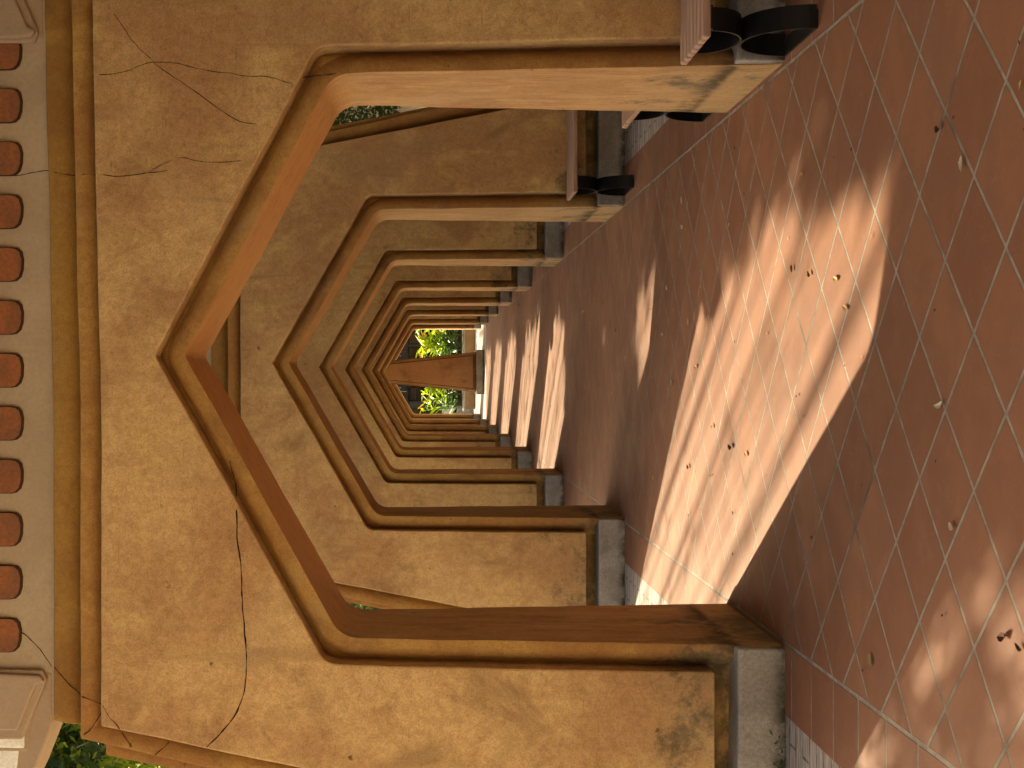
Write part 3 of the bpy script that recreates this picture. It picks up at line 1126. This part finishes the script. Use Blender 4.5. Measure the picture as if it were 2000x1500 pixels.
box("roof", (-6.9, -6.4, 6.4), (6.4, .4, 6.62), M_CLAY, hs, 0.02)
for x0 in (-5.2, -2.4, 2.0, 4.2):
    for z0 in (1.0, 4.0):
        w = box("window", (x0, .004, z0), (x0 + 1.0, .05, z0 + 1.4), M_FRAME, hs, 0.005)
        box("pane", (x0 + .07, .052, z0 + .07), (x0 + .93, .058, z0 + 1.33), M_GLASS, w)
box("door", (-.4, .004, .02), (.6, .06, 2.2), M_WOOD, hs, 0.005)
tag(hs, "unseen cream house added behind the viewer on the left to bounce sunlight", "house")
sg = empty("shop_sign", (-.68, 50.70, 1.98))
box("board", (-.24, .02, -.30), (.24, .05, .18), M_SIGN, sg, 0.004)
bm = bmesh.new()
rs = random.Random(5)
for row, (z0, hh) in enumerate(((0.00, .11), (-.075, .035))):
    x = -.20
    while x < .20:
        w = .055 if row == 0 else .03
        if row == 0:
            add_box(bm, (x, .012, z0), (x + .016, .0185, z0 + hh))
            for q in rs.sample((0.0, .047, .094), 2):
                add_box(bm, (x + .0165, .012, z0 + q), (x + w - .008, .0185, z0 + q + .016))
            if rs.random() < .6:
                add_box(bm, (x + w - .0075, .012, z0 + .017), (x + w + .006, .0185, z0 + .093))
            x += w + .022
        else:
            add_box(bm, (x, .012, z0), (x + w, .0185, z0 + hh))
            x += w + .012
from_bm("lettering", bm, M_LETTER, sg)
tag(sg, "dark brown shop sign with dull pale lettering in the left window", "sign")

# ---------------------------------------------------------------- garden edge: vines, trellis, hedges, wall
def leaf_quad(bm, p, size, rg, flat=False):
    a = Vector((rg.gauss(0, 1), rg.gauss(0, 1), rg.gauss(0, 1))).normalized()
    b = a.orthogonal().normalized()
    c = a.cross(b)
    th = rg.uniform(0, 6.28)
    u = (b * math.cos(th) + c * math.sin(th)) * size
    v = (c * math.cos(th) - b * math.sin(th)) * size * 0.55
    p = Vector(p)
    bm.faces.new([bm.verts.new(p - u), bm.verts.new(p - v * .9 + u * .1), bm.verts.new(p + u), bm.verts.new(p + v * .9 + u * .1)])


VX = -5.2
SX, SY = 0.5024 / 0.758, 0.8647 / 0.758        # ground shift of the sunbeam per metre of height


def beam_at(xp, yp, dx=0.0):
    """Where the sunbeam that lands on the floor at (xp, yp) crosses the vine curtain."""
    z = (xp - VX - dx) / SX
    return yp + SY * z, z


rv = random.Random(11)
vine = empty("hanging_vines", (VX, 6, 0))
bs = bmesh.new()
blv = bmesh.new()
ztop = 10.6
y = 10.4
while y < 52:
    step = 0.17
    # bay positions: fewer strands where the sun comes through
    x = rv.gauss(0, 0.18)
    zb_ = rv.uniform(0.2, 3.5)
    if rv.random() < 0.62:
        zb_ = rv.uniform(0.1, 6.6)
    pts = [(x + 0.05 * noise.noise(Vector((y * 3, z, 0))), y - 6 + 0.08 * noise.noise(Vector((y * 5, z * .5, 7))), z) for z in [zb_ + (ztop - zb_) * k / 9 for k in range(10)]]
    tube(bs, pts, 0.0125, 3)
    for k in range(int((ztop - zb_) * 2.3)):
        z = rv.uniform(zb_, ztop)
        leaf_quad(blv, (x + rv.gauss(0, .05), y - 6 + rv.gauss(0, .045), z), rv.uniform(.022, .05), rv)
    y += rv.uniform(0.09, 0.21) if 13.4 < y < 19.2 else rv.uniform(0.10, 0.26)
from_bm("vine_strand", bs, M_STRAND, vine)
for _ in range(2600):
    leaf_quad(blv, (rv.gauss(0, .22), rv.uniform(13.3, 16), rv.uniform(4.6, 9.0)), rv.uniform(.035, .085), rv)
from_bm("vine_leaves", blv, M_LEAF_VINE, vine)
# dense crown of the vines on top of the trellis: shades everything right of the walk's centre line
bc = bmesh.new()
bsm = bmesh.new()


def crown(n, xr, yr, size, keep=None, col=6, bm=None):
    """Leaves in short hanging tresses, placed where they shade the wanted floor area."""
    for _ in range(n // col):
        xp, yp = rv.uniform(*xr), rv.uniform(*yr)
        x0 = rv.gauss(0, .25)
        yy, z = beam_at(xp, yp, x0)
        if keep and not keep(xp, yp):
            continue
        y0 = yy - 6
        for k in range(col):
            leaf_quad(bm if bm is not None else bc, (x0 + rv.gauss(0, .03), y0 + rv.gauss(0, .03), z + k * size[1] * .8), rv.uniform(*size), rv)


def ragged(xp, yp):
    base = 0.62
    if yp < 4.7:
        base = 0.44
    elif yp < 5.0:
        base = 0.58
    elif yp < 6.7:
        base = 0.64
    elif 6.7 < yp < 8.6:
        base = 0.62 - 0.22 * math.sin(math.pi * (yp - 6.7) / 1.9)
    return xp > base + 0.07 * noise.noise(Vector((yp * 2.3, 0, 0))) + 0.09 * noise.noise(Vector((yp * 6.1, 3, 0)))


crown(20000, (0.3, 4.4), (0.0, 37), (.12, .22), ragged)
crown(15000, (0.42, 1.6), (0.0, 37), (.07, .12), ragged, 4)
crown(12000, (0.75, 4.4), (0.0, 37), (.22, .42), ragged)
# thick clumps over the second bay and over the near bay
crown(15000, (-2.6, 0.75), (11.3, 15.3), (.045, .085), lambda a, b: noise.noise(Vector((a * 1.6, b * 1.6, 4))) > -0.45, 6, bsm)
crown(1200, (-1.2, 0.75), (11.6, 15.3), (.12, .2), lambda a, b: noise.noise(Vector((a * 1.6, b * 1.6, 4))) > -0.3, 2)
crown(5200, (-0.45, 0.9), (1.5, 4.25), (.045, .085), lambda a, b: noise.noise(Vector((a * 2.2, b * 2.2, 9))) > -0.3, 2)
crown(2600, (-1.5, -0.3), (1.8, 4.7), (.04, .075), lambda a, b: noise.noise(Vector((a * 3.0, b * 3.0, 9))) > -0.12)
crown(900, (-1.3, 0.0), (10.0, 11.6), (.08, .13), None, 2)
crown(900, (-0.1, 0.75), (10.15, 11.5), (.06, .10), None, 2)
crown(2600, (-1.4, 0.6), (16.2, 36), (.05, .10), lambda a, b: noise.noise(Vector((a * 2.2, b * 2.2, 5))) > 0.16, 2)
crown(1100, (-2.1, -0.9), (3.9, 5.3), (.04, .08), lambda a, b: noise.noise(Vector((a * 4.0, b * 4.0, 3))) > -0.15)
from_bm("small_vine_leaves", bsm, M_LEAF_VINE, vine)
from_bm("vine_crown", bc, M_LEAF_DARK, vine)
vine["kind"] = "stuff"
tag(vine, "curtain of long hanging vines with small yellow green leaves left of the archways", "vines")

tr = empty("trellis", (VX, 6, 0))  # unseen frame added for the vines that shade the walk
for k in range(6):
    yy = -2 + k * 9.6
    box("post", (-.75, yy - .05, 0), (-.65, yy + .05, 10.6), M_STEEL, tr)
box("top_rail", (-.76, -3, 10.6), (-.64, 47, 10.7), M_STEEL, tr)
tag(tr, "unseen tall steel trellis added to carry the shading vines", "trellis")


def hedge(name, x0, x1, y0, y1, z0, z1, n, size, mat, label, seed, topwave=.25):
    rg = random.Random(seed)
    bm = bmesh.new()
    for _ in range(n):
        x_, y_ = rg.uniform(x0, x1), rg.uniform(y0, y1)
        top_ = z1 + topwave * noise.noise(Vector((x_ * 1.5, y_ * 1.5, seed)))
        z_ = z0 + (top_ - z0) * rg.random() ** .9
        leaf_quad(bm, (x_, y_, z_), rg.uniform(*size), rg)
    o = from_bm(name, bm, mat)
    tag(o, label, "hedge", None, "stuff")
    return o


hedge("hedge", -10.6, -9.8, 4, 60, 0, 4.0, 15000, (.07, .15), M_LEAF_DARK, "dark green hedge behind the hanging vines on the left", 3)
box_w = box("garden_wall", (5.0, -14, 0), (5.25, 48, 9.0), M_SAND, None, 0.02)  # height added to block the right-hand sky, paled to bounce light back
tag(box_w, "boundary wall under creeper, raised and paled to shape the light, right of the archways, past the nearest arch shoulder", "wall")
rg = random.Random(8)
bm = bmesh.new()
for _ in range(9000):                                   # coarse growth high on the wall
    leaf_quad(bm, (rg.uniform(4.62, 4.97), rg.uniform(-13, 44), rg.uniform(4.4, 9.2)), rg.uniform(.07, .16), rg)
for _ in range(22000):                                  # fine leaves hanging lower down
    y_ = rg.uniform(16, 36)
    z_ = 2.0 + 3.2 * rg.random() + .25 * noise.noise(Vector((y_ * 2, 0, 4)))
    if noise.noise(Vector((y_ * 1.6, z_ * 1.6, 8))) > -0.32:
        leaf_quad(bm, (rg.uniform(4.72, 4.97), y_, z_), rg.uniform(.028, .062), rg)
tag(from_bm("creeper", bm, M_LEAF_DARK), "dark creeper hanging over the pale boundary wall on the right", "creeper", None, "stuff")
hedge("hedge", -4.5, -4.0, 23, 30, 0, 3.5, 5200, (.05, .10), M_LEAF_DARK, "clipped dark hedge left of the walk, seen past the lower left arch shoulder", 14)


def make_blocker_tree(seed):
    """Broad tree added unseen behind the wall, its crown blocking the sky over the walk."""
    rg = random.Random(seed)
    root = empty("blocker_tree", (0, 0, 0))
    bm = bmesh.new()
    tube(bm, [(0, 0, -.05), (.1, .05, 2.5), (-.3, .1, 4.6), (-1.6, .1, 6.6), (-3.0, 0, 8.2)], .26, 9, .09)
    tips = []
    for k in range(11):
        t = rg.uniform(.2, 1.0)
        p0 = Vector((-.3 - 2.7 * t, .05, 4.6 + 3.6 * t))
        a = rg.uniform(0, 6.28)
        e = Vector((-3.6 + math.cos(a) * 3.6, math.sin(a) * 3.4, rg.uniform(6.8, 9.4)))
        tube(bm, [tuple(p0), tuple(p0.lerp(e, .5) + Vector((0, 0, .25))), tuple(e)], .08, 6, .03)
        tips += [e, p0.lerp(e, .6)]
    from_bm("trunk", bm, M_BARK, root, True)
    bm = bmesh.new()
    for k in range(46):
        tips.append(Vector((-3.6 + rg.uniform(-4.2, 4.0), rg.uniform(-3.6, 3.6), rg.uniform(6.6, 9.8))))
    for t in tips:
        cr_ = rg.uniform(.8, 1.4)
        for _ in range(95):
            q = t + Vector((rg.gauss(0, cr_ * .5), rg.gauss(0, cr_ * .5), rg.gauss(0, cr_ * .3)))
            if q.z > 5.9 + max(0.0, (-4.6 - q.x)) * 1.1:
                leaf_quad(bm, q, rg.uniform(.16, .34), rg)
    from_bm("crown", bm, M_LEAF_DARK, root)
    return root


t0 = make_blocker_tree(5)  # unseen, added to hold back skylight from above
tw_ = ["behind the viewer", "above the nearest archway", "above the second bay", "above the third bay", "above the fourth bay", "above the fifth bay", "above the sixth bay", "above the end of the walk"]
for k, y in enumerate((-10.5, -1.0, 4.5, 10.5, 16.5, 22.5, 28.5, 34.0)):
    o = t0 if k == 0 else copy_tree(t0)
    o.location = (5.8, y, 0)
    o.scale = (1, 1 if k % 2 else -1, 1)
    tag(o, "broad tree rooted behind the boundary wall, " + tw_[k], "blocker_tree", "added sky blocking trees")

# small weed at the foot of the near plinth
def weed(loc, seed):
    rg = random.Random(seed)
    bm = bmesh.new()
    for k in range(26):
        p = (rg.uniform(-.16, .1), -rg.uniform(0.0, .05), rg.uniform(.004, .06))
        leaf_quad(bm, p, rg.uniform(.008, .014), rg)
    for k in range(6):
        x_ = rg.uniform(-.14, .08)
        tube(bm, [(x_, -.005, -.004), (x_ + rg.uniform(-.02, .02), -.02, .045)], .0013, 4)
    return tag(from_bm("weed", bm, M_LEAF_DARK), None)


w1 = weed((0, 0, 0), 4)
w1.location = (-1.56, Y_FIRST - .004, 0)
tag(w1, "small green weed at the foot of the nearest archway's left plinth", "weed")
w2 = weed((0, 0, 0), 9)
w2.location = (-1.46, Y_FIRST + SPACING * 2 - .01, 0)
tag(w2, "tiny weed at the foot of the third archway's left plinth", "weed")

# ---------------------------------------------------------------- fallen leaves on the floor
def leaf_mesh(name, L, W, curl, twist, mat, seed):
    rg = random.Random(seed)
    bm = bmesh.new()
    N = 8
    prev = None
    for i in range(N + 1):
        t = i / N
        w = W * (math.sin(math.pi * (0.05 + .93 * t)) ** .8) * .5 * (1 + rg.uniform(-.12, .12))
        ang = curl * (t - .5)
        x_ = L * (t - .5) * (1 - .12 * abs(curl))
        z_ = .004 + L * .35 * abs(curl) * (t - .5) ** 2
        tw = twist * (t - .5)
        y_ = L * .10 * math.sin(3 * t)
        up_ = abs(curl) * .55
        row = [bm.verts.new((x_, y_ + w * math.cos(tw), z_ + w * (up_ + math.sin(tw)) if z_ + w * (up_ + math.sin(tw)) > .001 else .001)),
               bm.verts.new((x_, y_, max(.0015, z_))),
               bm.verts.new((x_, y_ - w * math.cos(tw), max(.001, z_ + w * (up_ - math.sin(tw)))))]
        if prev:
            bm.faces.new((prev[0], prev[1], row[1], row[0]))
            bm.faces.new((prev[1], prev[2], row[2], row[1]))
        prev = row
    me = D.meshes.new(name)
    bm.to_mesh(me)
    bm.free()
    me.materials.append(mat)
    return me


G = "fallen leaves on the tiles"
LEAVES = [
    (0.58, 3.90, .050, .022, 1.0, .3, 0, M_DRY_PALE, "pale oval fallen leaf on shaded tiles near the top right"),
    (-0.08, 4.08, .074, .016, .7, .6, 1.75, M_DRY_PALE, "long pale curled leaf beside a joint crossing, largest on the near shaded tiles"),
    (-0.66, 3.62, .062, .022, 1.6, .9, 1.9, M_DRY_BRN, "dark curled leaf in the dappled sun at the near left"),
    (-0.67, 3.52, .050, .014, 1.4, .6, 1.3, M_DRY_BRN, "dark narrow leaf at the near left picture edge"),
    (-0.94, 4.71, .050, .030, .5, .2, .7, M_DRY_GRN, "green yellow triangular leaf on shaded tiles near the left border course"),
    (0.79, 5.57, .050, .016, 1.2, .4, 1.5, M_DRY_YEL, "curved straw coloured leaf on shaded tiles before the right bench"),
    (0.35, 5.11, .060, .020, .8, .4, 1.4, M_DRY_YEL, "plump yellow leaf in the shaded tip of the big sun patch"),
    (0.24, 4.99, .058, .018, .9, .5, 1.3, M_DRY_YEL, "yellow green leaf beside a tile joint in the big sun patch"),
    (1.01, 8.20, .060, .030, .9, .2, .4, M_DRY_PALE, "whitish leaf before the second archway, nearer the right jamb"),
    (0.86, 8.19, .085, .022, .8, .3, 1.4, M_DRY_PALE, "narrow whitish leaf just left of another before the second archway"),
    (-0.04, 8.53, .060, .030, 1.2, .2, 1.0, M_DRY_PALE, "pale leaf with a dark shadow beyond the far edge of the big sun patch"),
    (0.26, 8.88, .080, .018, .8, .3, 1.5, M_DRY_PALE, "slim grey green leaf halfway between the big and small sun patches"),
    (0.43, 5.72, .040, .018, 1.3, .5, .2, M_DRY_BRN, "small brown curled leaf in the big sun patch, nearer the camera of two"),
    (0.39, 5.46, .042, .018, 1.5, .4, .8, M_DRY_BRN, "dark brown folded leaf on a joint in the big sun patch"),
    (0.05, 7.77, .060, .022, .9, .5, 1.5, M_DRY_YEL, "narrow yellow leaf upright in the middle of the big sun patch"),
    (-0.34, 6.87, .080, .026, 1.5, .6, 1.4, M_DRY_BRN, "curled brown leaf lying along a joint in the left of the sun patch"),
    (-0.36, 6.55, .055, .024, .8, .3, 1.3, M_DRY_YEL, "bright yellow leaf near the curled brown leaf"),
    (-0.26, 7.32, .055, .022, .8, .3, 1.2, M_DRY_YEL, "yellow leaf beside a joint at the far part of the sun patch"),
    (-0.51, 8.00, .060, .024, 1.2, .3, 1.2, M_DRY_BRN, "dark leaf at the far edge of the big sun patch"),
    (0.54, 8.71, .060, .028, .9, .3, .9, M_DRY_PALE, "pale green leaf at the tip of the big sun patch"),
    (0.30, 8.0, .050, .026, .6, .3, .3, M_DRY_PALE, "white leaf on the far rim of the big sun patch"),
    (0.71, 4.08, .045, .020, 1.5, .7, 1.2, M_DRY_BRN, "dark curled leaf on a joint near the top right"),
    (-0.42, 3.98, .040, .020, 1.0, .4, 1.2, M_DRY_PALE, "small pale scrap on a joint beside the near dappled sun"),
]
for i, (x, y, L, W, cu, tw, rz, mt, lab) in enumerate(LEAVES):
    o = link("fallen_leaf", leaf_mesh("fallen_leaf", L, W, cu, tw, mt, i + 50))
    o.location = (x, y, 0.001)
    o.rotation_euler = (0, 0, rz)
    tag(o, lab, "leaf", G)
rl = random.Random(77)
crumbs = [leaf_mesh("leaf_crumb", .020, .009, 1.2, .5, M_DRY_BRN, 1), leaf_mesh("leaf_crumb", .026, .010, .9, .4, M_DRY_YEL, 2), leaf_mesh("leaf_crumb", .014, .008, 1.4, .6, M_DRY_BRN, 3)]
for k in range(120):
    y = 3.4 + 30 * rl.random() ** 1.7
    x = rl.uniform(-1.05, 1.2)
    kind_ = rl.randrange(3)
    o = link("leaf_crumb", crumbs[kind_])
    s = rl.uniform(.45, 1.1) * (1 + y * .03)
    o.scale = (s, s, s)
    o.location = (x, y, 0.001)
    o.rotation_euler = (0, 0, rl.uniform(0, 6.28))
    tag(o, "tiny straw coloured leaf crumb on the tiles" if kind_ == 1 else "tiny dark brown leaf crumb on the tiles", "leaf crumb", "straw crumbs on the tiles" if kind_ == 1 else "dark crumbs on the tiles")
